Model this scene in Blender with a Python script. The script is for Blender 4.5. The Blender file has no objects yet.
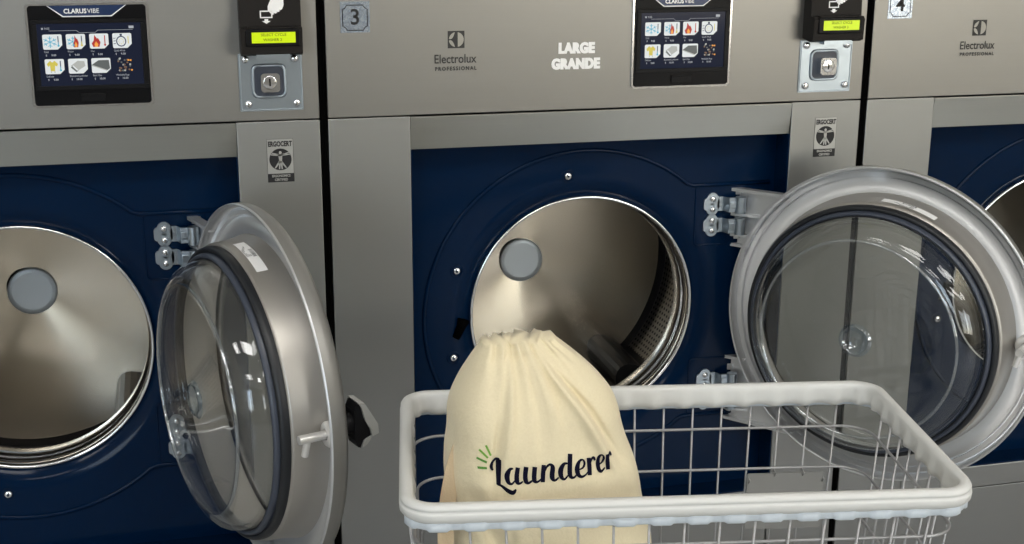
import bpy, math, random
from math import sin, cos, pi, radians as R
from mathutils import Vector, Matrix
from mathutils.bvhtree import BVHTree

# All coordinates below are in "machine pitches" (1 unit = one washer pitch); the
# finish() step at the end scales everything to metres and lifts the floor to z = 0.
U = 0.86
SEAM = 1.22            # height of the seam under the control panels above the floor
random.seed(4)
scene = bpy.context.scene
COL = scene.collection

# ------------------------------------------------------------------ materials
def mat(name, col=(.8, .8, .8), rough=.5, metal=0., emit=None, es=1., aniso=0., coat=0., spec=.5, sheen=0.):
    m = bpy.data.materials.new(name); m.use_nodes = True
    b = m.node_tree.nodes['Principled BSDF']
    b.inputs['Base Color'].default_value = (*col, 1)
    b.inputs['Roughness'].default_value = rough
    b.inputs['Metallic'].default_value = metal
    b.inputs['Specular IOR Level'].default_value = spec
    b.inputs['Anisotropic'].default_value = aniso
    b.inputs['Coat Weight'].default_value = coat
    b.inputs['Coat Roughness'].default_value = .08
    b.inputs['Sheen Weight'].default_value = sheen
    if emit:
        b.inputs['Emission Color'].default_value = (*emit, 1)
        b.inputs['Emission Strength'].default_value = es
    return m

def nodes(m):
    nt = m.node_tree
    return nt, nt.nodes['Principled BSDF'], nt.nodes.new, nt.links.new

def texco(m, scale, kind='Object'):
    nt, b, N, L = nodes(m)
    tc = N('ShaderNodeTexCoord'); mp = N('ShaderNodeMapping')
    mp.inputs['Scale'].default_value = scale
    L(tc.outputs[kind], mp.inputs['Vector'])
    return mp.outputs['Vector']

def add_noise_bump(m, scale=(1, 1, 1), ns=200, strength=.1, dist=.001, detail=3, rough_var=None, col_var=None):
    nt, b, N, L = nodes(m)
    v = texco(m, scale)
    n = N('ShaderNodeTexNoise'); n.inputs['Scale'].default_value = ns; n.inputs['Detail'].default_value = detail
    L(v, n.inputs['Vector'])
    bp = N('ShaderNodeBump'); bp.inputs['Strength'].default_value = strength; bp.inputs['Distance'].default_value = dist
    L(n.outputs['Fac'], bp.inputs['Height']); L(bp.outputs['Normal'], b.inputs['Normal'])
    if rough_var:
        r = N('ShaderNodeMapRange'); r.inputs['To Min'].default_value, r.inputs['To Max'].default_value = rough_var
        L(n.outputs['Fac'], r.inputs['Value']); L(r.outputs['Result'], b.inputs['Roughness'])
    if col_var:
        c = N('ShaderNodeMix'); c.data_type = 'RGBA'
        c.inputs['A'].default_value = (*col_var[0], 1); c.inputs['B'].default_value = (*col_var[1], 1)
        L(n.outputs['Fac'], c.inputs['Factor']); L(c.outputs['Result'], b.inputs['Base Color'])
    return m

M = {}
def brushed(name, col, rough, aniso=.5, vert=False):
    m = mat(name, col, rough, 1., aniso=aniso)
    nt, b, N, L = nodes(m)
    sc = (2.5, 2.5, 420) if not vert else (420, 2.5, 2.5)
    v = texco(m, sc)
    n = N('ShaderNodeTexNoise'); n.inputs['Scale'].default_value = 1.; n.inputs['Detail'].default_value = 4
    L(v, n.inputs['Vector'])
    r = N('ShaderNodeMapRange'); r.inputs['To Min'].default_value = rough - .05; r.inputs['To Max'].default_value = rough + .05
    L(n.outputs['Fac'], r.inputs['Value']); L(r.outputs['Result'], b.inputs['Roughness'])
    mx = N('ShaderNodeMix'); mx.data_type = 'RGBA'
    mx.inputs['A'].default_value = (*[c * .96 for c in col], 1); mx.inputs['B'].default_value = (*[min(1, c * 1.03) for c in col], 1)
    L(n.outputs['Fac'], mx.inputs['Factor']); L(mx.outputs['Result'], b.inputs['Base Color'])
    bp = N('ShaderNodeBump'); bp.inputs['Strength'].default_value = .04; bp.inputs['Distance'].default_value = .0005
    L(n.outputs['Fac'], bp.inputs['Height']); L(bp.outputs['Normal'], b.inputs['Normal'])
    tg = N('ShaderNodeCombineXYZ'); tg.inputs[0].default_value = 1.
    L(tg.outputs[0], b.inputs['Tangent'])
    return m
M['steel'] = brushed('brushed_steel', (.29, .285, .273), .40, .55)
M['steel_col'] = brushed('brushed_column_steel', (.335, .34, .335), .43, .5)
M['strip'] = brushed('polished_strip_steel', (.42, .43, .41), .30, .5)
M['cabinet'] = mat('grey_cabinet_sheet', (.09, .09, .095), .55, .6)
M['blue'] = mat('navy_enamel', (.0008, .0105, .037), .13, spec=.12, coat=.0)
add_noise_bump(M['blue'], ns=260, strength=.03, dist=.0005)
M['black'] = mat('black_plastic', (.007, .007, .008), .4, spec=.15)
M['blackgap'] = mat('gap_shade_black', (.002, .002, .002), .9, spec=0.)  # near-black without gloss, stands for shade in gaps and slots
M['bezel'] = mat('black_bezel_plastic', (.005, .005, .006), .35, spec=.12)
M['reader'] = add_noise_bump(mat('dark_brown_black_housing', (.016, .014, .013), .5, spec=.15), ns=500, strength=.15, dist=.0006)
M['chrome'] = mat('bright_chrome', (.85, .86, .88), .14, 1.)
M['zinc'] = add_noise_bump(mat('zinc_plate', (.42, .48, .54), .32, 1.), ns=35, strength=.25, dist=.002)
M['cast'] = add_noise_bump(mat('silver_cast_aluminium', (.66, .67, .685), .36, .7), ns=400, strength=.1, dist=.0005)
M['castdark'] = add_noise_bump(mat('grey_painted_cast_skirt', (.33, .325, .31), .42, .6), ns=600, strength=.1, dist=.0005)
M['tan'] = mat('satin_steel_collar', (.46, .44, .41), .4, .75)
M['liner'] = mat('light_grey_inner_liner', (.42, .40, .37), .5)
M['gasket'] = mat('black_door_gasket', (.010, .012, .016), .42)
M['lip_recess_shade'] = mat('slate_lip_and_recess_shade', (.05, .06, .085), .35)  # door gasket lip; also colours in the shade of the lock recess
M['hub'] = mat('hub_disc_steel', (.58, .63, .67), .42, .6)
M['lifter'] = mat('lifter_and_edge_shade_steel', (.03, .03, .032), .4, .7)  # lifters; also paints the shadow line at the drum back
M['white'] = mat('white_vinyl', (.95, .95, .95), .5)
M['ink'] = mat('charcoal_print', (.03, .03, .03), .6)
M['inkblack'] = mat('black_print', (.006, .006, .008), .6)
M['silverlabel'] = mat('silver_label', (.42, .42, .41), .45, .6)
M['logolight'] = mat('bare_steel_in_logo', (.36, .345, .31), .5, .35)
M['badge'] = mat('navy_badge', (.01, .03, .10), .3)
M['screen'] = mat('dark_navy_screen', (.004, .005, .01), .12, emit=(.008, .011, .024), es=1.0, spec=.2)
def em(name, c, s=.75): return mat(name, tuple(x * .3 for x in c), .4, emit=c, es=s)
M['tile'] = em('icon_white', (.72, .75, .76))
M['i_cyan'] = em('icon_cyan', (.08, .42, .58))
M['i_red'] = em('icon_red', (.42, .02, .015))
M['i_orange'] = em('icon_orange', (.85, .35, .05))
M['i_yellow'] = em('icon_yellow', (.62, .52, .08))
M['i_navy'] = em('icon_navy', (.02, .035, .08))
M['i_grey'] = em('icon_grey', (.42, .43, .41))
M['i_dark'] = em('icon_dark_grey', (.10, .11, .11))
M['i_brown'] = em('icon_brown', (.16, .09, .05))
M['i_text'] = em('icon_caption', (.4, .42, .46))
M['lcd'] = mat('lime_backlit_lcd', (.3, .4, .0), .3, emit=(.54, .70, .004), es=.72)
M['lcdink'] = mat('lcd_segments', (.03, .08, .0), .5)
M['rubber'] = mat('grey_caster_rubber', (.12, .12, .12), .7)
M['pin'] = mat('polished_pin_steel', (.85, .84, .82), .3, .6)
M['emblem'] = mat('milky_round_sticker', (.45, .60, .72), .35)
M['handlecap'] = mat('grey_handle_cap', (.42, .42, .40), .35, .3)
M['cardplate'] = mat('grey_metal_card_plate', (.34, .34, .33), .5, .7)

# textured foil of number stickers
m = mat('glitter_foil', (.4, .5, .62), .25, .75)
nt, b, N, L = nodes(m)
v = texco(m, (1, 1, 1))
vo = N('ShaderNodeTexVoronoi'); vo.inputs['Scale'].default_value = 420
L(v, vo.inputs['Vector'])
cr = N('ShaderNodeValToRGB'); e = cr.color_ramp.elements
e[0].position = .25; e[0].color = (.34, .40, .50, 1); e[1].position = .97; e[1].color = (.55, .62, .70, 1)
L(vo.outputs['Color'], cr.inputs['Fac']); L(cr.outputs['Color'], b.inputs['Base Color'])
M['foil'] = m

# drum: radial brushed back, perforated wall (UV: u = angle cells, v = depth cells)
m = mat('drum_back_steel', (.62, .56, .46), .22, 1., aniso=.9)
nt, b, N, L = nodes(m)
tg = N('ShaderNodeTangent'); tg.direction_type = 'RADIAL'; tg.axis = 'Y'; b.inputs['Anisotropic Rotation'].default_value = .25
L(tg.outputs['Tangent'], b.inputs['Tangent'])
M['drumback'] = m
m = mat('perforated_drum_steel', (.20, .185, .17), .36, .95)
nt, b, N, L = nodes(m)
uv = N('ShaderNodeUVMap'); fr = N('ShaderNodeVectorMath'); fr.operation = 'FRACTION'
L(uv.outputs['UV'], fr.inputs[0])
sb = N('ShaderNodeVectorMath'); sb.operation = 'SUBTRACT'; sb.inputs[1].default_value = (.5, .5, 0)
L(fr.outputs[0], sb.inputs[0])
ln = N('ShaderNodeVectorMath'); ln.operation = 'LENGTH'; L(sb.outputs[0], ln.inputs[0])
lt = N('ShaderNodeMath'); lt.operation = 'LESS_THAN'; lt.inputs[1].default_value = .27
L(ln.outputs['Value'], lt.inputs[0])
mx = N('ShaderNodeMix'); mx.data_type = 'RGBA'
mx.inputs['A'].default_value = (.24, .22, .20, 1); mx.inputs['B'].default_value = (.01, .01, .01, 1)
L(lt.outputs[0], mx.inputs['Factor']); L(mx.outputs['Result'], b.inputs['Base Color'])
M['drumwall'] = m

def thin_glass(name, tint, ior=1.45, rough=.02, boost=0.):
    m = bpy.data.materials.new(name); m.use_nodes = True
    nt = m.node_tree; nt.nodes.clear(); N = nt.nodes.new; L = nt.links.new
    o = N('ShaderNodeOutputMaterial'); t = N('ShaderNodeBsdfTransparent'); g = N('ShaderNodeBsdfGlossy')
    t.inputs['Color'].default_value = (*tint, 1); g.inputs['Roughness'].default_value = rough
    g.inputs['Color'].default_value = (.95, .97, 1, 1)
    f = N('ShaderNodeFresnel'); ge = N('ShaderNodeNewGeometry'); mr = N('ShaderNodeMapRange')
    mr.inputs['To Min'].default_value = ior; mr.inputs['To Max'].default_value = 1 / ior
    L(ge.outputs['Backfacing'], mr.inputs['Value']); L(mr.outputs['Result'], f.inputs['IOR'])
    mm = N('ShaderNodeMath'); mm.operation = 'ADD'; mm.inputs[1].default_value = boost
    L(f.outputs[0], mm.inputs[0])
    x = N('ShaderNodeMixShader'); L(mm.outputs[0], x.inputs[0]); L(t.outputs[0], x.inputs[1]); L(g.outputs[0], x.inputs[2])
    L(x.outputs[0], o.inputs['Surface'])
    return m
M['bowl'] = thin_glass('bowl_glass', (.98, .985, .985), 1.55)
M['boss'] = thin_glass('frosted_boss_glass', (.62, .72, .80), 1.5, .12, .14)
M['bowl_glint'] = thin_glass('bowl_glint_ring_glass', (.90, .93, .95), 1.5, .06, .22)  # raised reflection stands in for the bright line refracted by thick glass
M['pane'] = thin_glass('outer_door_glass', (.90, .90, .88), 1.35)
M['windowglass'] = thin_glass('window_glass', (.95, .97, .97), 1.3)

# cotton canvas
m = mat('cream_cotton_canvas', (.76, .66, .46), .9, sheen=.2)
nt, b, N, L = nodes(m)
v = texco(m, (1, 1, 1))
n1 = N('ShaderNodeTexNoise'); n1.inputs['Scale'].default_value = 9; n1.inputs['Detail'].default_value = 6; L(v, n1.inputs['Vector'])
n2 = N('ShaderNodeTexNoise'); n2.inputs['Scale'].default_value = 420; n2.inputs['Detail'].default_value = 3; L(v, n2.inputs['Vector'])
mx = N('ShaderNodeMix'); mx.data_type = 'RGBA'
mx.inputs['A'].default_value = (.70, .61, .41, 1); mx.inputs['B'].default_value = (.78, .69, .49, 1)
L(n2.outputs['Fac'], mx.inputs['Factor']); L(mx.outputs['Result'], b.inputs['Base Color'])
b1 = N('ShaderNodeBump'); b1.inputs['Strength'].default_value = .6; b1.inputs['Distance'].default_value = .014
b2 = N('ShaderNodeBump'); b2.inputs['Strength'].default_value = .35; b2.inputs['Distance'].default_value = .0008
L(n1.outputs['Fac'], b1.inputs['Height']); L(n2.outputs['Fac'], b2.inputs['Height'])
L(b1.outputs['Normal'], b2.inputs['Normal']); L(b2.outputs['Normal'], b.inputs['Normal'])
M['canvas'] = m
M['strap'] = add_noise_bump(mat('tan_cotton_webbing', (.56, .44, .29), .9), ns=500, strength=.4, dist=.001)
M['lettering'] = mat('navy_black_ink', (.004, .004, .016), .8, spec=.1)
M['green'] = mat('green_ink', (.16, .36, .045), .7)
M['green2'] = mat('dark_green_ink', (.08, .24, .03), .7)
M['vinyl'] = add_noise_bump(mat('white_vinyl_rim', (.66, .665, .65), .45), ns=45, strength=.12, dist=.003)
M['vinyl2'] = mat('bluish_white_vinyl', (.60, .66, .72), .42)
M['wire'] = mat('galvanised_wire', (.40, .40, .41), .42, .6)

# ------------------------------------------------------------------ mesh builder
class MB:
    def __init__(s): s.v = []; s.f = []; s.mi = []; s.sm = []; s.uv = {}
    def add(s, vs, fs, mi=0, smooth=False):
        o = len(s.v); s.v += [tuple(p) for p in vs]
        for f in fs: s.f.append(tuple(o + i for i in f)); s.mi.append(mi); s.sm.append(smooth)
        return o
    def box(s, x0, x1, y0, y1, z0, z1, mi=0, bev=0.):
        if bev <= 0:
            vs = [(x, y, z) for x in (x0, x1) for y in (y0, y1) for z in (z0, z1)]
            s.add(vs, [(0, 1, 3, 2), (4, 6, 7, 5), (0, 4, 5, 1), (2, 3, 7, 6), (0, 2, 6, 4), (1, 5, 7, 3)], mi)
            return
        import bmesh
        bm = bmesh.new(); bmesh.ops.create_cube(bm, size=1)
        for v in bm.verts:
            v.co = Vector(((x0 + x1) / 2 + v.co.x * (x1 - x0), (y0 + y1) / 2 + v.co.y * (y1 - y0), (z0 + z1) / 2 + v.co.z * (z1 - z0)))
        bmesh.ops.bevel(bm, geom=bm.edges[:], offset=bev, segments=3, profile=.5, affect='EDGES')
        bm.verts.index_update()
        big = sorted((f.calc_area() for f in bm.faces), reverse=True)[5] * .999
        s.add([v.co[:] for v in bm.verts], [[v.index for v in f.verts] for f in bm.faces], mi, True)
        nf = len(bm.faces)
        for k, f in enumerate(bm.faces):
            if f.calc_area() >= big: s.sm[len(s.sm) - nf + k] = False
        bm.free()
    def lathe(s, prof, c=(0, 0, 0), axis='Y', n=96, mi=0, a0=0., a1=2 * pi, closed=False, smooth=True, shift=None):
        """prof: (r, t) pairs, t along the axis.  Angle 0 = +x, pi/2 = +z for axis Y."""
        full = abs(a1 - a0 - 2 * pi) < 1e-6
        cols = n if full else n + 1
        vs = []
        for (r, t) in prof:
            for k in range(cols):
                a = a0 + (a1 - a0) * k / n
                dx = shift(t) if shift else 0
                if axis == 'Y': vs.append((c[0] + dx + r * cos(a), c[1] + t, c[2] + r * sin(a)))
                elif axis == 'Z': vs.append((c[0] + r * cos(a), c[1] + r * sin(a), c[2] + t))
                else: vs.append((c[0] + t, c[1] + r * cos(a), c[2] + r * sin(a)))
        P = len(prof); fs = []
        for i in range(P if closed else P - 1):
            j = (i + 1) % P
            for k in range(n):
                k2 = (k + 1) % cols
                fs.append((i * cols + k, i * cols + k2, j * cols + k2, j * cols + k))
        return s.add(vs, fs, mi, smooth)
    def cyl(s, p0, p1, r, n=16, mi=0, r1=None):
        p0, p1 = Vector(p0), Vector(p1); d = (p1 - p0).normalized()
        u = d.orthogonal().normalized(); w = d.cross(u); r1 = r if r1 is None else r1
        vs = []
        for p, q in ((p0, r), (p1, r1)):
            for k in range(n):
                a = 2 * pi * k / n; vs.append(p + (u * cos(a) + w * sin(a)) * q)
        s.add(vs, [(k, (k + 1) % n, n + (k + 1) % n, n + k) for k in range(n)], mi, True)
        s.add(vs[:n], [tuple(range(n))], mi); s.add(vs[n:], [tuple(range(n))], mi)
    def tube(s, pts, r, n=8, mi=0, closed=False, flat=None):
        pts = [Vector(p) for p in pts]; P = len(pts); vs = []
        up = None
        for i, p in enumerate(pts):
            a = pts[i - 1] if (i > 0 or closed) else p
            bb = pts[(i + 1) % P] if (i < P - 1 or closed) else p
            d = (bb - a).normalized()
            if up is None: up = d.orthogonal().normalized() if flat is None else Vector(flat)
            w = d.cross(up).normalized(); up2 = w.cross(d).normalized(); up = up2
            rr = r[i] if isinstance(r, (list, tuple)) else r
            for k in range(n):
                t = 2 * pi * k / n; vs.append(p + (up2 * cos(t) + w * sin(t)) * rr)
        fs = []
        for i in range(P if closed else P - 1):
            j = (i + 1) % P
            for k in range(n): fs.append((i * n + k, i * n + (k + 1) % n, j * n + (k + 1) % n, j * n + k))
        if not closed: fs += [tuple(range(n)), tuple((P - 1) * n + k for k in range(n))]
        s.add(vs, fs, mi, True)
    def prism(s, poly, y0, y1, mi=0, plane='XZ', smooth=False):
        """poly in (a,b); plane XZ -> extruded along y, XY -> along z, YZ -> along x"""
        def P(a, b, t): return (a, t, b) if plane == 'XZ' else (a, b, t) if plane == 'XY' else (t, a, b)
        n = len(poly)
        s.add([P(a, b, y0) for a, b in poly] + [P(a, b, y1) for a, b in poly],
              [(k, (k + 1) % n, n + (k + 1) % n, n + k) for k in range(n)], mi, smooth)
        s.add([P(a, b, y0) for a, b in poly], [tuple(range(n))], mi)
        s.add([P(a, b, y1) for a, b in poly], [tuple(range(n))[::-1]], mi)
    def text(s, txt, x, z, size, y, mi=0, bold=0., ext=.0004, align='CENTER', sx=1., space=1.):
        for p, f in text_geo(txt, size, bold, align, space):
            s.add([(x + a * sx, y - e * ext, z + b) for a, b, e in p], f, mi)
    def build(s, name, mats, parent=None, loc=(0, 0, 0), rz=0., recalc=True):
        import bmesh
        me = bpy.data.meshes.new(name); me.from_pydata(s.v, [], s.f)
        for q in (mats if isinstance(mats, (list, tuple)) else [mats]): me.materials.append(q)
        me.polygons.foreach_set('material_index', s.mi); me.polygons.foreach_set('use_smooth', s.sm)
        if s.uv:
            l = me.uv_layers.new(name='UVMap')
            for lp in me.loops: l.data[lp.index].uv = s.uv.get(lp.vertex_index, (0.5, 0.0))
        if recalc:
            bm = bmesh.new(); bm.from_mesh(me); bmesh.ops.recalc_face_normals(bm, faces=bm.faces[:]); bm.to_mesh(me); bm.free()
        me.update()
        o = bpy.data.objects.new(name, me); COL.objects.link(o)
        o.location = loc; o.rotation_euler = (0, 0, rz)
        if parent: o.parent = parent
        return o

_tc = {}
def text_geo(txt, size, bold, align, space):
    key = (txt, size, bold, align, space)
    if key in _tc: return _tc[key]
    c = bpy.data.curves.new('t', 'FONT'); c.body = txt; c.size = size; c.align_x = align; c.align_y = 'CENTER'
    c.offset = bold; c.space_character = space; c.resolution_u = 3
    o = bpy.data.objects.new('t', c); COL.objects.link(o)
    bpy.context.view_layer.update()
    me = o.evaluated_get(bpy.context.evaluated_depsgraph_get()).to_mesh()
    r = [([(v.co.x, v.co.y, 1) for v in me.vertices], [tuple(p.vertices) for p in me.polygons])]
    o.to_mesh_clear(); bpy.data.objects.remove(o); bpy.data.curves.remove(c)
    _tc[key] = r
    return r

def thing(name, label, cat, loc=(0, 0, 0), rz=0., group=None):
    o = bpy.data.objects.new(name, None); COL.objects.link(o)
    o.location = loc; o.rotation_euler = (0, 0, rz); o.empty_display_size = .1
    o['label'] = label; o['category'] = cat
    if group: o['group'] = group
    return o

def rrect(x0, x1, z0, z1, r, n=6):
    out = []
    for cx, cz, a in ((x1 - r, z1 - r, 0), (x0 + r, z1 - r, 90), (x0 + r, z0 + r, 180), (x1 - r, z0 + r, 270)):
        for k in range(n + 1):
            t = R(a + 90 * k / n); out.append((cx + r * cos(t), cz + r * sin(t)))
    return out

# ------------------------------------------------------------------ washing machine
G = .0139; WM = 1 - G; CL = .1405; CR = .1385
ZB = -.0587; ZBOT = -.766; YR = .052                      # recess
UC, ZC = .474, -.388                                      # drum axis
HU, HY, ZD = .7698, .0555, -.3823; LXC = HU - UC          # hinge, door centre
XL, XR = CL, WM - CR
TOP = .42
FL = -SEAM + .0

def screw(mb, x, y, z, r=.0065, mi=0, mi2=0):
    mb.lathe([(0, -.004), (r * .6, -.0038), (r, -.002), (r, .002)], (x, y, z), n=16, mi=mi)
    mb.lathe([(0, -.0046), (r * .35, -.0044)], (x, y, z), n=6, mi=mi2, smooth=False)

def machine(name, label, x0, num, door_ang, reader_word):
    t = thing(name, label, 'washing machine', (x0, 0, -SEAM), group='washing machines in the row')
    Z = SEAM                                              # parts are built in seam coordinates, lifted onto the base
    def part(mb, nm, mats, parent=t, lift=True):
        o = mb.build(nm, mats, parent, (0, 0, Z) if parent is t else (0, 0, 0)); return o
    # cabinet shell
    b = MB()
    b.box(.001, .012, .02, .9, FL, TOP); b.box(WM - .012, WM - .001, .02, .9, FL, TOP)
    b.box(.001, WM - .001, .88, .9, FL, TOP); b.box(.001, WM - .001, .02, .9, TOP - .01, TOP)
    b.box(.012, WM - .012, .04, .88, FL + .0, FL + .04)
    part(b, 'cabinet', M['cabinet'])
    # upper control fascia
    b = MB(); b.box(0, WM, 0, .02, .0013, TOP, bev=.0012); part(b, 'control_fascia', M['steel'])
    # columns and lower panel
    for xa, xb in ((0, XL - .0008), (XR + .0008, WM)):
        b = MB(); b.box(xa, xb, 0, .05, FL + .05, -.0004, bev=.0012); part(b, 'side_panel', M['steel_col'])
    b = MB(); b.prism([(-.0, -.0015), (-.0, -.004), (.006, ZB), (.03, ZB), (.03, -.0015)], XL, XR, plane='YZ')
    part(b, 'header_strip', M['strip'])
    b = MB(); b.box(XL, XR, .004, .05, FL + .05, ZBOT - .055, bev=.0015)
    b.box(XL, XR, 0, .05, ZBOT - .052, ZBOT - .004, bev=.002); part(b, 'lower_panel', M['steel_col'])
    b = MB(); b.box(.02, WM - .02, .03, .06, FL, FL + .05); part(b, 'kick_plate', M['black'])
    for xa, xb in ((-.0072, -.0015), (WM + .0015, WM + .0065)):
        b = MB(); b.box(xa, xb, .004, .6, FL + .01, TOP); part(b, 'gap_shade_strip', M['blackgap'])  # solid black strips paint the shade between neighbouring washers
    # navy front panel with dished opening
    b = MB(); n = 160
    prof = [(.2145, .074), (.218, .071), (.224, .066), (.232, .060), (.240, .056), (.250, .0535), (.262, YR)]
    rows = []
    for r, y in prof: rows.append([(UC + r * cos(2 * pi * k / n), y, ZC + r * sin(2 * pi * k / n)) for k in range(n)])
    edge = []
    for k in range(n):
        a = 2 * pi * k / n; dx, dz = cos(a), sin(a); tt = 9
        for lim, d, c in ((XR, dx, UC), (XL, -dx, None), (ZB, dz, ZC), (ZBOT, -dz, None)):
            pass
        if dx > 1e-9: tt = min(tt, (XR - UC) / dx)
        if dx < -1e-9: tt = min(tt, (XL - UC) / dx)
        if dz > 1e-9: tt = min(tt, (ZB - ZC) / dz)
        if dz < -1e-9: tt = min(tt, (ZBOT - ZC) / dz)
        edge.append([UC + dx * tt, YR, ZC + dz * tt])
    for cx in (XL, XR):
        for cz in (ZB, ZBOT):
            k = min(range(n), key=lambda q: (edge[q][0] - cx) ** 2 + (edge[q][2] - cz) ** 2); edge[k] = [cx, YR, cz]
    rows.append([tuple(e_) for e_ in edge])
    vs = [p for r_ in rows for p in r_]
    fs = [(i * n + k, i * n + (k + 1) % n, (i + 1) * n + (k + 1) % n, (i + 1) * n + k) for i in range(len(rows) - 1) for k in range(n)]
    b.add(vs, fs, 0, True)
    # pressed bead: arc that runs out level to the hinge side
    rb = .3055; a0 = R(50)
    pts = [(XR - .012, YR, ZC + rb * sin(a0) - .004), (UC + rb * cos(a0) + .012, YR, ZC + rb * sin(a0) - .004)]
    pts += [(UC + rb * cos(a0 + (2 * pi - 2 * a0) * k / 90), YR, ZC + rb * sin(a0 + (2 * pi - 2 * a0) * k / 90)) for k in range(91)]
    pts += [(UC + rb * cos(a0) + .012, YR, ZC - rb * sin(a0) + .004), (XR - .012, YR, ZC - rb * sin(a0) + .004)]
    b.tube(pts, .0042, n=8)
    b.box(XL, XL + .002, .001, YR, ZBOT, ZB); b.box(XR - .002, XR, .001, YR, ZBOT, ZB)
    b.box(XL, XR, .001, YR, ZBOT - .003, ZBOT)
    for zz in (-.2165, -.560):        # shallow pressed pads behind the hinges
        w = rrect(.688, .79, zz - .058, zz + .058, .008)
        b.tube([(x, YR, z) for x, z in w], .0016, n=6, closed=True)
    fp = part(b, 'front_panel', M['blue'])
    # keyhole slot
    b = MB(); kx, kz = .235, -.400
    b.tube([(kx - .008, YR - .0005, kz - .022), (kx + .002, YR - .0005, kz - .002), (kx + .007, YR - .0005, kz + .012)], [.007, .0085, .0115], n=12)
    o = b.build('latch_slot', M['blackgap'], fp)
    for ang in (98, 159, 196, 260, 310, 20):
        r_ = .262
        b = MB(); x, z = UC + r_ * cos(R(ang)), ZC + r_ * sin(R(ang))
        b.lathe([(.0125, .0), (.0115, -.002), (.010, .0005)], (x, YR, z), n=24, mi=1)
        screw(b, x, YR - .001, z, .0072, 0, 1)
        if ang not in (20, 310): b.build('screw', [M['chrome'], M['blue']], fp)
    # drum rim and drum
    b = MB()
    b.lathe([(.2185, .074), (.2185, .064), (.2165, .0605), (.213, .062), (.2115, .068), (.2115, .078), (.2145, .082), (.2145, .092), (.211, .096), (.2085, .100), (.2075, .104), (.2075, .125), (.212, .14)], (UC, 0, ZC), n=160)
    part(b, 'drum_rim', M['chrome'])
    sh = lambda y: -.024 * (y - .06) / .40
    b = MB()
    prof = [(.212, .13), (.25, .137), (.30, .148), (.322, .158), (.330, .170)] + [(.331, .17 + .27 * k / 10) for k in range(1, 11)]
    n = 180; o0 = b.lathe(prof, (UC, 0, ZC), n=n, mi=0, shift=sh)
    for i, (r, y) in enumerate(prof):
        for k in range(n): b.uv[o0 + i * n + k] = (k * (150 if False else 1.0), 0.0)
    # per-face UV needs continuous angles: 180 segments, one cell each; rows by depth
    for i, (r, y) in enumerate(prof):
        for k in range(n): b.uv[o0 + i * n + k] = (k * 1.0, (y * 180 / (2 * pi * .331)) if y > .165 else 0.0)
    b.lathe([(.331, .44), (.324, .441), (.312, .436)], (UC, 0, ZC), n=n, mi=2, shift=sh)  # dark ring paints the shadow line round the back plate
    b.lathe([(.312, .436), (.306, .437), (.2, .446), (.12, .453), (.040, .461)], (UC, 0, ZC), n=n, mi=1, shift=sh)
    dr = part(b, 'drum', [M['drumwall'], M['drumback'], M['lifter']])
    # object origin of the back plate on the drum axis so that the radial brushing centres there
    b = MB(); b.lathe([(.0001, -.006), (.038, -.006)], (0, 0, 0), n=64, smooth=False); b.lathe([(.038, -.006), (.0395, -.0055), (.0455, -.0052), (.047, -.004), (.047, .006)], (0, 0, 0), n=64)
    b.build('hub_disc', M['hub'], dr, (UC + sh(.461) + .008, .461, ZC - .008))
    for k in range(3):
        a = R(-50 + 120 * k); b = MB()
        cx, cz = cos(a), sin(a)
        pr = []
        for (w, h) in [(-.055, 0)] + [(-.038 * cos(R(15 * q)), .02 + .062 * sin(R(15 * q))) for q in range(13)] + [(.055, 0)]:
            pr.append((UC - .02 + (.331 - h) * cx - w * sin(a), ZC + (.331 - h) * cz + w * cos(a)))
        b.prism(pr, .24, .44, smooth=False); b.build('lifter', M['lifter'], dr)
    # hinge plates
    for zz in (-.2165, -.567):
        for dz in (.0215, -.0195):
            zc = zz + dz; b = MB()
            y1 = YR
            # lobed plate
            poly = rrect(.704, .735, zc - .012, zc + .012, .006, 4)
            b.prism(poly, y1 - .004, y1)
            b.prism([(.721 + .0115 * cos(2 * pi * k / 20), zc + .010 + .0115 * sin(2 * pi * k / 20)) for k in range(20)], y1 - .0042, y1)
            b.prism([(.721 + .0115 * cos(2 * pi * k / 20), zc - .010 + .0115 * sin(2 * pi * k / 20)) for k in range(20)], y1 - .0042, y1)
            # strap rising to the knuckle
            b.prism([(.731, y1 - .004), (.742, y1 - .004), (.748, y1 - .020), (.770, y1 - .022), (.770, y1 - .016), (.748, y1 - .014), (.740, y1), (.731, y1)], zc - .0135, zc + .0135, plane='XY')
            b.cyl((HU, HY - .026, zc - .0155), (HU, HY - .026, zc + .0155), .010, n=20)
            b.box(.748, .764, y1 - .0235, y1 - .021, zc - .007, zc + .007, bev=.001)
            h = b.build('hinge', M['zinc'], fp)
            for sz in (.010, -.010):
                b = MB(); screw(b, .721, y1 - .0045, zc + sz, .0055); b.build('hinge_screw', M['chrome'], h)
    # ---- door (closed shape about its hinge, then swung open)
    def dobj(b, nm, mats, par): return b.build(nm, mats, par)
    C0 = (-LXC, 0, 0)
    b = MB()
    # t along +y is towards the machine (closed): t = -ln
    b.lathe([(.236, -.004), (.2690, -.004), (.2690, -.004), (.2700, -.0085), (.2722, -.0085), (.2722, -.0085), (.2730, -.001), (.2730, -.001), (.2800, .000), (.2800, .000), (.2812, -.006), (.2845, -.006), (.2845, -.006), (.2862, .012), (.2880, .016), (.2905, .016), (.2915, .013)], C0, n=160, mi=0)
    b.lathe([(.2915, .013), (.2915, .004), (.289, -.006), (.282, -.014), (.266, -.018), (.250, -.018), (.246, -.015), (.236, -.015)], C0, n=160, mi=1)
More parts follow.
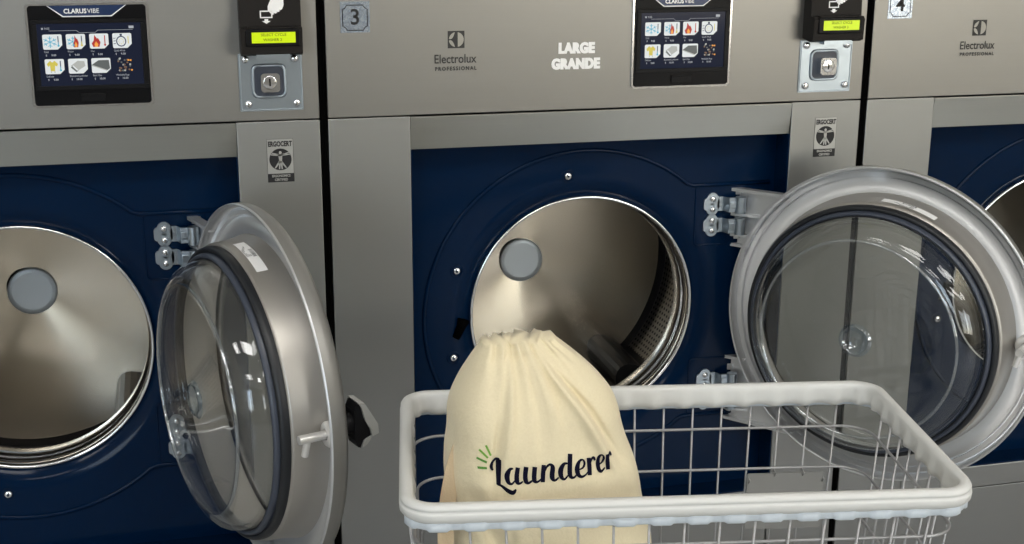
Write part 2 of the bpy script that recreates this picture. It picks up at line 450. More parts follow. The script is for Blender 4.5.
    for s_ in (1, -1):     # cast brackets reaching back to the hinge pins
        def arc(z): return LXC - math.sqrt(max(0, .288 ** 2 - z ** 2)) + .004
        z1, z0 = (.213, .106) if s_ > 0 else (-.120, -.245)
        poly = [(-.004, z1), (-.004, z0)]
        zs = [z0 + (z1 - z0) * k / 10 for k in range(11)]
        poly = [(.015, z0), (.015, z1)] + [(-max(arc(z), .016), z) for z in zs[::-1]]
        b.prism(poly, -.007, -.003, mi=0)
        b.box(-arc(z1 if s_ > 0 else z0), +.012, -.007, .010, (z1 if s_ > 0 else z0) - .003, (z1 if s_ > 0 else z0) + .003, mi=0)
        b.box(-max(.03, arc(z0 if s_ > 0 else z1)), +.012, -.007, .008, (z0 if s_ > 0 else z1) - .003, (z0 if s_ > 0 else z1) + .003, mi=0)
        zm = (-.2165 if s_ > 0 else -.567) - ZD
        b.prism([(.010, -.007), (.010, .010), (-.030, .006), (-.066, -.003), (-.066, -.007)], zm - .003, zm + .003, mi=0, plane='XY')
        b.prism([(.010, -.007), (.010, .010), (-.022, .006), (-.046, -.003), (-.046, -.007)], zm - .043, zm - .038, mi=0, plane='XY')
        for q in (zm + .043, zm, zm - .043):
            b.cyl((0, -.006, q - .006), (0, -.006, q + .006), .0095, n=16, mi=0)
            b.box(-.012, .012, -.010, .003, q - .005, q + .005, mi=0)
    door = b.build('door', [M['cast'], M['castdark']], t, (HU, HY, Z + ZD), R(door_ang))
    b = MB(); b.lathe([(.242, -.004), (.240, .003), (.2365, .020), (.2345, .046), (.233, .050), (.222, .051)], C0, n=160)
    # joint line of the collar
    b.lathe([(.236, -.008), (.230, .0), (.221, .028), (.215, .052), (.2155, .060)], C0, n=128, mi=1)
    dobj(b, 'door_collar', [M['tan'], M['liner']], door)
    b = MB(); b.lathe([(.2300, .048), (.2305, .056), (.2290, .062), (.2250, .065), (.221, .062)], C0, n=160, mi=0)
    b.lathe([(.221, .062), (.2205, .067), (.218, .071), (.2155, .072), (.2135, .068)], C0, n=160, mi=1)
    b.lathe([(.2135, .068), (.2125, .0705), (.2110, .069), (.211, .062), (.214, .056)], C0, n=160, mi=0)
    dobj(b, 'door_gasket', [M['gasket'], M['lip_recess_shade']], door)
    b = MB()
    outer = [(.211, .060), (.2105, .078), (.207, .092), (.201, .101), (.192, .108), (.183, .1115), (.176, .1120), (.170, .1100), (.160, .1085), (.12, .1085), (.03, .1085), (.0001, .1085)]
    inner = [(.0001, .1035), (.03, .1035), (.12, .1035), (.160, .1035), (.170, .105), (.176, .107), (.183, .1055), (.190, .101), (.195, .095), (.200, .089), (.2035, .076), (.204, .060)]
    b.lathe(inner + outer, C0, n=128)
    b.lathe([(.178 + .0028 * cos(2 * pi * k / 10), .1105 + .0028 * sin(2 * pi * k / 10)) for k in range(10)], C0, n=128, closed=True, mi=1)  # added glass bead imitating the refracted highlight ring
    dobj(b, 'glass_bowl', [M['bowl'], M['bowl_glint']], door)
    b = MB(); b.lathe([(.0001, -.016), (.05, -.016), (.20, -.0145), (.238, -.012), (.238, -.008), (.20, -.0105), (.05, -.012), (.0001, -.012)], C0, n=96)
    dobj(b, 'outer_glass', M['pane'], door)
    b = MB(); b.lathe([(.0001, -.007), (.008, -.0065), (.016, -.004), (.022, .002), (.025, .0065), (.0265, .004), (.030, .0005)], (-LXC, .109, 0), n=48)
    dobj(b, 'glass_centre_boss', M['boss'], door)
    # locking pin (inside) and handle (outside)
    px, pz = -LXC - .262, .014
    b = MB()
    b.lathe([(.0190, -.003), (.0190, .009), (.0165, .012), (.008, .012)], (px, 0, pz), n=28)
    b.cyl((px, 0, pz), (px, .052, pz), .0066, n=20)
    b.cyl((px, .038, pz + .002), (px + .007, .041, pz - .028), .0052, n=14)
    b.cyl((px - .004, -.002, pz + .026), (px - .004, .006, pz + .026), .0045, n=10)
    dobj(b, 'lock_pin', M['pin'], door)
    pz += .011
    b = MB(); b.cyl((px, -.012, pz), (px, -.030, pz), .016, n=24)
    pr = [(-.026, .026), (-.031, .036), (-.037, .034), (-.043, .012), (-.053, -.006), (-.062, -.012), (-.060, -.020), (-.050, -.022), (-.042, -.026), (-.036, -.038), (-.031, -.036), (-.026, -.024)]
    b.prism([(-.026 + (y + .026) * .78, pz + z * .90) for y, z in pr], px - .018, px + .012, plane='YZ')
    hd = dobj(b, 'handle', M['black'], door)
    b = MB(); pr = [(-.033, .038), (-.044, .037), (-.070, -.002), (-.071, -.018), (-.058, -.021), (-.055, -.009), (-.045, .008), (-.038, .030)]
    b.prism([(-.026 + (y + .026) * .78, pz + z * .90) for y, z in pr], px - .022, px + .015, plane='YZ')
    pr = [(-.038, -.038), (-.044, -.026), (-.058, -.020), (-.056, -.026), (-.048, -.034)]
    b.prism([(-.026 + (y + .026) * .78, pz + z * .90) for y, z in pr], px - .020, px + .014, plane='YZ')
    pz -= .011
    b.build('handle_cap', M['handlecap'], door)
    # rating label on the collar (arc 57..79 deg measured away from the hinge)
    b = MB(); rr = .2372
    def onc(a, tt, lift=.0008):
        r_ = (.2400 - (tt - .003) * .2059 if tt < .020 else .2365 - (tt - .020) * .0769) + lift
        return (-LXC - r_ * cos(a), tt, r_ * sin(a))
    aa, ab = R(66), R(90)
    for k in range(12):
        p, q = aa + (ab - aa) * k / 12, aa + (ab - aa) * (k + 1) / 12
        b.add([onc(p, .0205), onc(q, .0205), onc(q, .038), onc(p, .038)], [(0, 1, 2, 3)], 0)
    rnd = random.Random(3)
    for k in range(26):       # bar code
        p = aa + R(9.5) + R(6.) * k / 26
        if rnd.random() < .55: b.add([onc(p, .022, .0012), onc(p + R(.17), .022, .0012), onc(p + R(.17), .028, .0012), onc(p, .028, .0012)], [(0, 1, 2, 3)], 1)
    for j in range(4):
        b.add([onc(aa + R(10), .0295 + j * .0022, .0012), onc(aa + R(19 - j), .0295 + j * .0022, .0012), onc(aa + R(19 - j), .0303 + j * .0022, .0012), onc(aa + R(10), .0303 + j * .0022, .0012)], [(0, 1, 2, 3)], 1)
    dobj(b, 'rating_label', [M['white'], M['inkblack']], door)
    # ---- touch display
    dl, dr_, dz0 = .5343, .7198, .0345; dz1 = .198
    b = MB()
    b.prism(rrect(dl, dr_, dz0, dz1, .007), -.0035, .004, 1)
    b.prism(rrect(dl + .0035, dr_ - .0035, dz0 + .0035, dz1 - .0035, .005), -.0042, .0, 0)
    sx0, sx1, sz0, sz1 = .5495, .7065, .069, .1665
    # raised inner frame around the screen
    for (xa, xb, za, zb_) in ((sx0 - .008, sx1 + .008, sz1, sz1 + .006), (sx0 - .008, sx1 + .008, sz0 - .007, sz0), (sx0 - .008, sx0, sz0, sz1), (sx1, sx1 + .008, sz0, sz1)):
        b.box(xa, xb, -.0062, -.004, za, zb_, 2, bev=.0008)
    xm = (dl + dr_) / 2
    disp = part(b, 'touch_display', [M['bezel'], M['chrome'], M['black']])
    b = MB(); b.box(xm - .019, xm + .019, -.0066, -.004, .0435, .0565, 0, bev=.0008); b.box(xm - .019, xm + .019, -.0082, -.004, .053, .0555, 0, bev=.0006)
    b.build('display_latch', M['black'], disp)
    b = MB()
    tz = dz1 - .0038; bz = dz1 - .0215
    trap = lambda g: [(xm - .060 + g, tz), (xm + .060 - g, tz), (xm + .037 - g * .6, bz + g), (xm - .037 + g * .6, bz + g)]
    b.prism(trap(0), -.0052, -.004, 1); b.prism(trap(.0018), -.0058, -.004, 0)
    b.text('CLARUS', xm - .0005, (tz + bz) / 2, .0100, -.0064, 1, bold=.0003, align='RIGHT', sx=.95)
    b.text('VIBE', xm + .0005, (tz + bz) / 2, .0100, -.0064, 1, bold=.0000, align='LEFT', sx=.95)
    b.build('brand_badge', [M['badge'], M['white']], disp)
    b = MB(); b.box(sx0, sx1, -.0048, -.004, sz0, sz1)
    scr = b.build('screen', M['screen'], disp)
    ys = -.0050
    b = MB()
    hz = sz1 - .011
    lp = [(sx0 + .018, hz), (xm - .018, hz), (xm - .014, hz - .0035), (xm + .010, hz - .0035), (xm + .014, hz), (sx1 - .012, hz)]
    for (xa, za), (xb, zb_) in zip(lp, lp[1:]): b.cyl((xa, ys, za), (xb, ys, zb_), .0003, n=4)
    b.box(sx1 - .018, sx1 - .0105, ys - .0003, ys, hz + .002, hz + .006, 0)
    for xx in (sx0 + .007, sx0 + .0085): b.box(xx, xx + .0012, ys - .0003, ys, hz + .002, hz + .005, 0)
    b.text('9:05', sx0 + .0155, hz + .0035, .0048, ys, 0, align='CENTER')
    b.build('status_bar', M['i_text'], disp)
    names = ['Cold', 'Warm', 'Hot', 'Quick Wash', 'Delicate', 'Blankets/Comforter', 'Bath Mats', 'Washable Rugs']
    TW, TH = .0290, .0235
    IM = [M['tile'], M['i_cyan'], M['i_red'], M['i_orange'], M['i_yellow'], M['i_navy'], M['i_grey'], M['i_dark'], M['i_brown'], M['i_text']]
    for q in range(8):
        c_, r_ = q % 4, q // 4
        x = sx0 + .0075 + c_ * .0352 + r_ * .0004; z = sz1 - .0165 - r_ * .0385
        b = MB(); y = ys - .0002
        def P(pts, mi, dy=.0002):
            b.add([(x + a * TW, y - dy, z - TH + bb * TH) for a, bb in pts], [tuple(range(len(pts)))], mi)
        def disc(cx, cz, rx, rz_, mi, dy, n=14, a0=0, a1=360): P([(cx + rx * cos(R(a0 + (a1 - a0) * k / n)), cz + rz_ * sin(R(a0 + (a1 - a0) * k / n))) for k in range(n if a1 - a0 == 360 else n + 1)], mi, dy)
        if q < 7: P([(.06, 0), (.76, 0), (1, .28), (1, .94), (.94, 1), (.06, 1), (0, .94), (0, .06)], 0, 0)
        def thermo(mi): P([(.78, .30), (.83, .30), (.83, .88), (.78, .88)], 5 if mi in (1, 4) else 2, .0004); P([(.785, .28), (.825, .28), (.825, .5), (.785, .5)], mi, .0005); disc(.805, .25, .06, .07, mi, .0005)
        def flake(cx, cz, s_, half=False):
            for k in range(6):
                a = R(60 * k + 90)
                if half and cos(a) > .1: continue
                dx, dz_ = cos(a) * s_, sin(a) * s_; nx, nz = -sin(a) * .022, cos(a) * .022
                P([(cx + nx, cz + nz), (cx + dx + nx, cz + dz_ + nz), (cx + dx - nx, cz + dz_ - nz), (cx - nx, cz - nz)], 1, .0004)
                for sg in (1, -1):
                    b_ = a + sg * R(50); ex, ez = cx + dx * .55, cz + dz_ * .55
                    fx, fz = cos(b_) * s_ * .35, sin(b_) * s_ * .35; mx_, mz = -sin(b_) * .018, cos(b_) * .018
                    P([(ex + mx_, ez + mz), (ex + fx + mx_, ez + fz + mz), (ex + fx - mx_, ez + fz - mz), (ex - mx_, ez - mz)], 1, .0004)
        def flame(cx, s_):
            P([(cx - .14 * s_, .12), (cx - .2 * s_, .35), (cx - .1 * s_, .55), (cx - .06 * s_, .92), (cx + .06 * s_, .66), (cx + .1 * s_, .72), (cx + .2 * s_, .42), (cx + .14 * s_, .12)], 2, .0003)
            P([(cx - .06 * s_, .12), (cx - .08 * s_, .3), (cx, .5), (cx + .1 * s_, .3), (cx + .07 * s_, .12)], 3, .0005)
        if q == 0: flake(.38, .5, .38); thermo(1)
        if q == 1: flake(.36, .5, .34, True); flame(.5, .75); thermo(4)
        if q == 2: flame(.34, 1.15); thermo(2)
        if q == 3:
            disc(.45, .46, .27, .36, 5, .0003, 20); disc(.45, .46, .215, .29, 0, .0005, 20)
            P([(.40, .82), (.5, .82), (.52, .96), (.38, .96)], 5, .0004)
            for k in range(8): disc(.45 + .13 * cos(R(45 * k)), .46 + .17 * sin(R(45 * k)), .022, .03, 4, .0006, 6)
            for k in (-1, 0, 1): P([(.04, .46 + k * .18), (.16, .48 + k * .18), (.16, .52 + k * .18), (.04, .50 + k * .18)], 5, .0004)
            P([(.80, .30), (.84, .30), (.84, .8), (.80, .8)], 4, .0004)
        if q == 4:
            P([(.28, .2), (.5, .2), (.52, .58), (.62, .5), (.68, .68), (.52, .88), (.26, .88), (.10, .68), (.16, .5), (.26, .58)], 4, .0003)
            disc(.39, .88, .08, .09, 0, .0004, 10, 180, 360); thermo(1)
            P([(.28, .1), (.34, .1), (.34, .18), (.28, .18)], 6, .0003); P([(.46, .1), (.52, .1), (.52, .18), (.46, .18)], 6, .0003)
        if q == 5:
            P([(.12, .52), (.5, .86), (.84, .82), (.88, .5), (.42, .14)], 6, .0003); P([(.12, .42), (.4, .10), (.5, .18), (.2, .5)], 7, .0005); P([(.2, .5), (.44, .18), (.5, .24), (.26, .56)], 0, .0006)
        if q == 6:
            P([(0, .55), (.38, .86), (.92, .86), (.96, .3), (.78, .16)], 7, .0003); P([(.0, .5), (.78, .14), (.8, .2), (0, .57)], 6, .0004)
        if q == 7:
            rn = random.Random(8)
            for k in range(26): disc(rn.uniform(.1, .9), rn.uniform(.1, .95), .06, .07, rn.choice([8, 6, 8, 7, 3]), .0003 + k * 1e-5, 5)
        b.text(names[q], x + .001, z - TH - .0038, .0042, ys - .0001, 9, align='LEFT', sx=.8)
        b.text('$', x + .004, z - TH - .0090, .0042, ys - .0001, 9, align='CENTER')
        b.text(['9.00', '9.00', '9.00', '9.00', '9.00', '10.00', '10.00', '10.00'][q], x + .015, z - TH - .0090, .0042, ys - .0001, 9, align='CENTER', bold=.00008)
        b.build('program_icon', IM, disp)
    # ---- card reader, lock plate
    rx0, rx1 = .860, .9585
    b = MB()
    # side profile (y, z): sloping face with a projecting head at the bottom
    b.prism([(0, .116), (-.030, .112), (-.042, .116), (-.044, .152), (-.040, .157), (-.030, .157), (-.022, .30), (0, .30)], rx0, rx1, plane='YZ')
    b.box(rx0 + .012, rx1 - .012, -.0435, -.030, .156, .1585)
    rd = part(b, 'card_reader', [M['reader']])
    b = MB(); b.box(.868, .9545, -.0458, -.040, .1275, .1555, bev=.002); b.build('lcd_frame', M['black'], rd)
    b = MB(); b.box(.8775, .9470, -.0465, -.045, .1335, .1505, 0)
    b.text('SELECT CYCLE', .9122, .1465, .0062, -.0467, 1, sx=1.)
    b.text(reader_word, .9105, .1385, .0062, -.0467, 1, sx=1.)
    b.build('lcd_screen', [M['lcd'], M['lcdink']], rd)
    b = MB(); b.box(.884, .938, -.0395, -.020, .1075, .1145, 0); b.build('card_slot', M['zinc'], rd)
    b = MB()      # hand-and-card pictogram
    yy = lambda z: -.030 + (z - .157) * .008 / .143 - .0006
    def Q(pts): b.add([(x_, yy(z_) - .0004, z_) for x_, z_ in pts], [tuple(range(len(pts)))], 0)
    cx = .903
    for (xa, xb, za, zb_) in ((cx - .010, cx + .010, .1715, .1735), (cx - .010, cx + .010, .1815, .1835), (cx - .010, cx - .008, .1715, .1835), (cx + .008, cx + .010, .1715, .1835)):
        Q([(xa, za), (xb, za), (xb, zb_), (xa, zb_)])
    Q([(cx, .1625), (cx + .007, .167), (cx + .003, .167), (cx + .003, .170), (cx - .003, .170), (cx - .003, .167), (cx - .007, .167)])
    Q([(cx + .003, .1835), (cx + .0065, .1795), (cx + .010, .1765), (cx + .0125, .1775), (cx + .0118, .1795), (cx + .0155, .1785), (cx + .0175, .1795), (cx + .0168, .1815),
       (cx + .020, .1808), (cx + .0220, .1822), (cx + .0213, .1842), (cx + .0245, .1842), (cx + .0262, .1862), (cx + .0285, .192), (cx + .0285, .206), (cx + .011, .206), (cx + .0065, .198), (cx + .003, .190)])
    b.build('insert_card_symbol', M['white'], rd)
    lx0, lx1, lz0, lz1 = .8565, .9600, .0175, .1120
    b = MB()
    b.prism(rrect(lx0, lx1, lz0, lz1, .002), -.0025, 0, 0)
    cxm, czm = .905, .067
    for k in range(4):    # rounded squares in dark slate, painting in the shade of the recess
        s_ = .028 - .003 * k
        b.prism(rrect(cxm - s_, cxm + s_, czm - s_, czm + s_, .009), -.0028 - (.0018 if k == 1 else .0008 * (k == 0)), -.002, 1 if k < 3 else 1)
    b.tube([(x_, -.0035, z_) for x_, z_ in rrect(cxm - .026, cxm + .026, czm - .026, czm + .026, .010)], .0026, n=10, closed=True)
    b.tube([(x_, -.0025, z_) for x_, z_ in rrect(lx0 + .002, lx1 - .002, lz0 + .002, lz1, .003)], .0011, n=6, closed=True)
    lk = part(b, 'lock_plate', [M['zinc'], M['lip_recess_shade']])
    b = MB(); b.prism(rrect(cxm - .0145, cxm + .0165, czm - .0165, czm + .0145, .006), -.020, -.002, 0)
    b.lathe([(.0115, -.018), (.0115, -.021), (.0095, -.0215), (0, -.0215)], (cxm, 0, czm), n=28)
    b.box(cxm - .0012, cxm + .0012, -.0221, -.0214, czm - .006, czm + .006, 1)
    b.build('lock_cylinder', [M['chrome'], M['blackgap']], lk)
    for xs, zs in ((.868, .103), (.948, .103), (.870, .030), (.949, .030)):
        b = MB(); screw(b, xs, -.003, zs, .0065); b.build('screw', M['chrome'], lk)
    # ---- printed marks
    b = MB(); ex, ez, es = .2205, .1275, .0145; y = -.0006
    b.add([(ex - es, y, ez - es), (ex + es, y, ez - es), (ex + es, y, ez + es), (ex - es, y, ez + es)], [(0, 1, 2, 3)], 0)
    rc = es * .86; y2 = y - .0002
    xb = ex + es * .14
    a1 = math.acos(.14 / .86)
    seg = [(ex + rc * cos(a1 - 2 * a1 * k / 20), ez + rc * sin(a1 - 2 * a1 * k / 20)) for k in range(21)]
    seg = [(x_ + es * .05, z_) for x_, z_ in seg]
    b.add([(x_, y2, z_) for x_, z_ in seg], [tuple(range(21))], 1)
    for sg in (1, -1):   # two light segments left of the bar: between circle and the concave wing
        arcp = [(ex + rc * cos(R(100 + 72 * k / 12)), ez + sg * rc * sin(R(100 + 72 * k / 12))) for k in range(13)]
        wing = []
        for k in range(9):
            q_ = k / 8; xw = arcp[-1][0] + (arcp[0][0] - arcp[-1][0]) * q_
            zw = ez + sg * es * (.05 + .80 * q_ ** 3.2); wing.append((xw, zw))
        pl = arcp + wing[1:-1]
        b.add([(x_, y2, z_) for x_, z_ in pl], [tuple(range(len(pl)))], 1)
    b.text('Electrolux', ex - .002, .0945, .0212, y, 0, bold=.0002, sx=.84)
    b.text('PROFESSIONAL', ex - .001, .0785, .0088, y, 0, bold=.0003, sx=.93, space=1.36)
    part(b, 'brand_logo', [M['ink'], M['logolight']])
    if num == '3':
        b = MB()
        for dx in (-.0006, 0, .0006):
            b.text('LARGE', .4335 + dx, .1075, .0240, -.0008 - dx * .1, 0, bold=.0015, sx=.84, space=1.1)
            b.text('GRANDE', .4325 + dx, .0805, .0240, -.0008 - dx * .1, 0, bold=.0015, sx=.84, space=1.1)
        part(b, 'size_lettering', M['white'])
    # number sticker
    nx, nz = (.050, .167) if num == '3' else (.052, .172)
    b = MB(); s_ = .0245
    b.prism([(nx - s_, nz - s_), (nx + s_, nz - s_), (nx + s_, nz + s_ + .002), (nx - s_, nz + s_ + .002)], -.0008, 0, 0)
    c_ = .0205; k_ = .0065
    oc = [(-c_ + k_, -c_), (c_ - k_, -c_), (c_ - k_ + .001, -c_ + .003), (c_ - .003, -c_ + k_ - .001), (c_, -c_ + k_), (c_, c_ - k_), (c_ - .003, c_ - k_ + .001), (c_ - k_ + .001, c_ - .003), (c_ - k_, c_), (-c_ + k_, c_), (-c_ + k_ - .001, c_ - .003), (-c_ + .003, c_ - k_ + .001), (-c_, c_ - k_), (-c_, -c_ + k_), (-c_ + .003, -c_ + k_ - .001), (-c_ + k_ - .001, -c_ + .003)]
    b.tube([(nx + x_, -.0008, nz + z_) for x_, z_ in oc], .0008, n=5, mi=1, closed=True)
    b.text(num, nx, nz, .036, -.0012, 1, bold=.0004)
    part(b, 'number_sticker', [M['foil'], M['inkblack']])
    # certification label
    b = MB(); l0, l1, z1, z0 = .8965, .9400, -.0305, -.1035; xm = (l0 + l1) / 2; y = -.0005
    b.prism([(l0, z0), (l1, z0), (l1, z1), (l0, z1)], y, 0, 0)
    b.tube([(l0, y, z0), (l1, y, z0), (l1, y, z1), (l0, y, z1)], .0003, n=4, mi=1, closed=True)
    b.text('ERGOCERT', xm, z1 - .0085, .0118, y - .0002, 1, bold=.0005, sx=.66)
    cz = (z0 + z1) / 2 + .002; rr = .0185
    b.add([(xm + rr * cos(2 * pi * k / 36), y - .0003, cz + rr * sin(2 * pi * k / 36)) for k in range(36)], [tuple(range(36))], 1)
    def S(x_a, z_a, x_b, z_b, w):
        d = Vector((x_b - x_a, z_b - z_a)).normalized(); nxx, nzz = -d.y * w, d.x * w
        b.add([(xm + p, y - .0006, cz + q_) for p, q_ in ((x_a + nxx, z_a + nzz), (x_b + nxx * .6, z_b + nzz * .6), (x_b - nxx * .6, z_b - nzz * .6), (x_a - nxx, z_a - nzz))], [(0, 1, 2, 3)], 0)
    b.add([(xm + .0024 * cos(2 * pi * k / 12), y - .0006, cz + .0115 + .0028 * sin(2 * pi * k / 12)) for k in range(12)], [tuple(range(12))], 0)
    S(0, .009, 0, -.004, .0036)
    for sg in (1, -1):
        S(0, .007, sg * .016, .0085, .0014); S(0, .007, sg * .0145, .0115, .0012)
        S(sg * .001, -.003, sg * .0022, -.0165, .0017); S(sg * .001, -.003, sg * .0092, -.0145, .0017)
    b.add([(l0, y - .0003, z0), (l1, y - .0003, z0), (l1, y - .0003, z0 + .0145), (l0, y - .0003, z0 + .0145)], [(0, 1, 2, 3)], 1)
    b.text('ERGONOMICS', xm, z0 + .0105, .0056, y - .0006, 0, bold=.0002, sx=.85)
    b.text('CERTIFIED', xm, z0 + .0040, .0056, y - .0006, 0, bold=.0002, sx=.85)
    part(b, 'certification_label', [M['silverlabel'], M['inkblack']])
    # feet
    for xa in (.06, WM - .06):
        b = MB(); b.cyl((xa, .12, FL), (xa, .12, FL + .045), .02); part(b, 'foot', M['black'])
    return t

THA, THB = 107.5, 130.0
machine('washing_machine', 'stainless washer at far left, its round door swung open nearly edge-on to us', -1, '2', THA, 'WASHER 2')
machine('washing_machine', 'middle stainless washer, number 3, marked LARGE GRANDE, with door folded back right', 0, '3', THB, 'WASHER 3')
machine('washing_machine', 'right-hand stainless washer, number 4, partly hidden behind the middle washer\'s open door', 1, '4', 140., 'WASHER 4')

# ------------------------------------------------------------------ laundry cart
CW, CD, ZT = .695, .384, -.318
cart = thing('laundry_cart', 'wire laundry cart with a white vinyl rim standing in front of the washers', 'laundry cart', (.3475, -.710, -SEAM), R(-10))
CZ = SEAM + ZT          # rim top in cart coordinates
def ring(w, d, r, z, n=8):
    return [(x, y, z) for x, y in rrect(-w / 2, w / 2, -d / 2, d / 2, r, n)]
def dense(p, closed=True, step=.012):
    out = []
    for i in range(len(p) if closed else len(p) - 1):
        a, c = Vector(p[i]), Vector(p[(i + 1) % len(p)]); k = max(1, int((c - a).length / step))
        for j in range(k): out.append(a.lerp(c, j / k))
    if not closed: out.append(Vector(p[-1]))
    return out
SP = .0444
def sweep(mb, path, prof, mod=None, mi=0):
    """closed horizontal path, prof = (offset outward, z) closed"""
    P = len(path); n = len(prof); vs = []; acc = 0
    for i, p in enumerate(path):
        d = (path[(i + 1) % P] - path[i - 1]); d.z = 0; d.normalize(); nn = Vector((d.y, -d.x, 0))
        if i: acc += (path[i] - path[i - 1]).length
        for j, (o, z) in enumerate(prof):
            oo, zz = mod(acc, o, z, j) if mod else (o, z)
            vs.append(p + nn * oo + Vector((0, 0, zz)))
    fs = [(i * n + j, i * n + (j + 1) % n, ((i + 1) % P) * n + (j + 1) % n, ((i + 1) % P) * n + j) for i in range(P) for j in range(n)]
    mb.add(vs, fs, mi, True)
path = dense(ring(CW, CD, .042, 0, 14), step=.004)
prof = [(0, -.004), (-.002, -.0008), (-.006, 0), (-.012, -.0005), (-.0145, -.004), (-.0150, -.010), (-.0150, -.022), (-.0145, -.029), (-.011, -.031), (-.007, -.027), (-.0015, -.0225), (.0012, -.0195), (.0018, -.013), (.0013, -.0105), (-.0009, -.0090), (.0002, -.0072), (.0008, -.0055)]
def rim_mod(s, o, z, j):
    if 5 <= j <= 8:      # soft lumps on the inside where the vinyl covers the wire ends
        k = .5 + .5 * cos(2 * pi * s / SP); k = k ** 2
        return (o - .0042 * k * (1 if z < -.015 else .2), z - (.0025 * k if z < -.025 else 0))
    return (o, z)
b = MB(); sweep(b, path, [(o, CZ + z) for o, z in prof], lambda s, o, z, j: (lambda q: (q[0], q[1] + CZ))(rim_mod(s, o, z - CZ, j)))
b.build('vinyl_rim', M['vinyl'], cart)
b = MB()
def low_mod(s, o, z, j):
    k = 1 / (1 + math.exp(-24 * (cos(2 * pi * s / SP) + .15)))
    return (o + (.0030 * k if j in (0, 1, 2) else -.0), z - (.001 * k if j in (1, 2, 3) else 0))
sweep(b, path, [(-.005, CZ - .020), (-.005, CZ - .0325), (-.007, CZ - .0345), (-.010, CZ - .0345), (-.012, CZ - .032), (-.012, CZ - .020)], low_mod)
b.build('lower_rim_band', M['vinyl2'], cart)
# basket wires
HB = .42; TAPER = .085; WR = .0016
def inset(dz): return .010 + dz * TAPER
def wring(dz, r=None):
    i = inset(dz); return dense(ring(CW - 2 * i, CD - 2 * i, .042, CZ - dz, 8), step=.05)
b = MB()
for k, dz in enumerate((.066, .128, .195, .27, .345, HB)):
    b.tube(wring(dz), .0021 if dz != HB else .003, n=8, closed=True)
b.build('horizontal_wires', M['wire'], cart)
nx_, ny_ = 13, 7
def wall_wires(side):
    b = MB()
    if side in ('front', 'back'):
        sy = -1 if side == 'front' else 1
        for k in range(nx_ + 1):
            u = (k / nx_ * 2 - 1) * (1 - .059 / (CW / 2))
            p = []
            for dz in (.024, .20, HB): i = inset(dz); p.append((.011 + u * (CW / 2 - i + .0), sy * (CD / 2 - i + .004 * sy * sy), CZ - dz))
            b.tube(p, WR, n=6)
    else:
        sx = -1 if side == 'left' else 1
        for k in range(ny_ + 1):
            u = (k / ny_ * 2 - 1) * (1 - .05 / (CD / 2))
            p = []
            for dz in (.024, .20, HB): i = inset(dz); p.append((sx * (CW / 2 - i + .004), u * (CD / 2 - i), CZ - dz))
            b.tube(p, WR, n=6)
    return b.build('upright_wires', M['wire'], cart)
for s_ in ('front', 'back', 'left', 'right'): wall_wires(s_)
b = MB(); i = inset(HB)
for k in range(nx_ + 1):
    u = (k / nx_ * 2 - 1) * (CW / 2 - i - .04); b.cyl((u, -CD / 2 + i, CZ - HB), (u, CD / 2 - i, CZ - HB), WR, n=6)
for k in range(6):
    v_ = (k / 5 * 2 - 1) * (CD / 2 - i - .04); b.cyl((-CW / 2 + i, v_, CZ - HB - .004), (CW / 2 - i, v_, CZ - HB - .004), WR, n=6)
b.build('basket_floor_grid', M['wire'], cart)
# small card plate clipped inside the back wires
b = MB(); yb = CD / 2 - inset(.16) - .004
b.prism([(x_, z_) for x_, z_ in rrect(.156, .270, CZ - .222, CZ - .133, .003)], yb - .001, yb + .001)
for xq, zq in ((.158, -.143), (.268, -.143), (.196, -.133), (.238, -.133)):
    b.tube([(xq, yb - .002, CZ + zq - .004), (xq + .002, yb - .004, CZ + zq), (xq, yb + .006, CZ + zq + .004)], .0012, n=6)
b.build('card_plate', M['cardplate'], cart)
# under-frame, legs and casters
b = MB(); i = inset(HB)
b.tube(dense(ring(CW - 2 * i + .01, CD - 2 * i + .01, .04, CZ - HB - .012, 6), step=.05), .008, n=10, closed=True)
b.tube(dense(ring(CW - 2 * i + .01, CD - 2 * i + .01, .04, .12, 6), step=.05), .008, n=10, closed=True)
b.build('under_frame', M['wire'], cart)
for sx in (-1, 1):
    for sy in (-1, 1):
        X, Y = sx * (CW / 2 - i - .015), sy * (CD / 2 - i - .012)
        b = MB(); b.cyl((X, Y, .088), (X, Y, CZ - HB - .008), .0095, n=14); leg = b.build('leg', M['wire'], cart)
        b = MB(); b.lathe([(.0001, -.011), (.030, -.011), (.036, -.007), (.038, 0), (.036, .007), (.030, .011), (.0001, .011)], (X + .012, Y, .038), n=28)
        b.build('caster_wheel', M['rubber'], leg)
        b = MB(); b.box(X - .008, X + .02, Y - .016, Y - .013, .03, .09); b.box(X - .008, X + .02, Y + .013, Y + .016, .03, .09); b.box(X - .012, X + .022, Y - .016, Y + .016, .085, .091)
        b.cyl((X + .012, Y - .018, .038), (X + .012, Y + .018, .038), .005, n=10)
        b.build('caster_fork', M['chrome'], leg)

# ------------------------------------------------------------------ drawstring bag
def interp(tab, z):
    for (z0, *a), (z1, *c) in zip(tab, tab[1:]):
        if z1 <= z <= z0:
            t_ = (z0 - z) / (z0 - z1); t_ = t_
            return [p + (q - p) * t_ for p, q in zip(a, c)]
    return list(tab[0][1:] if z > tab[0][0] else tab[-1][1:])
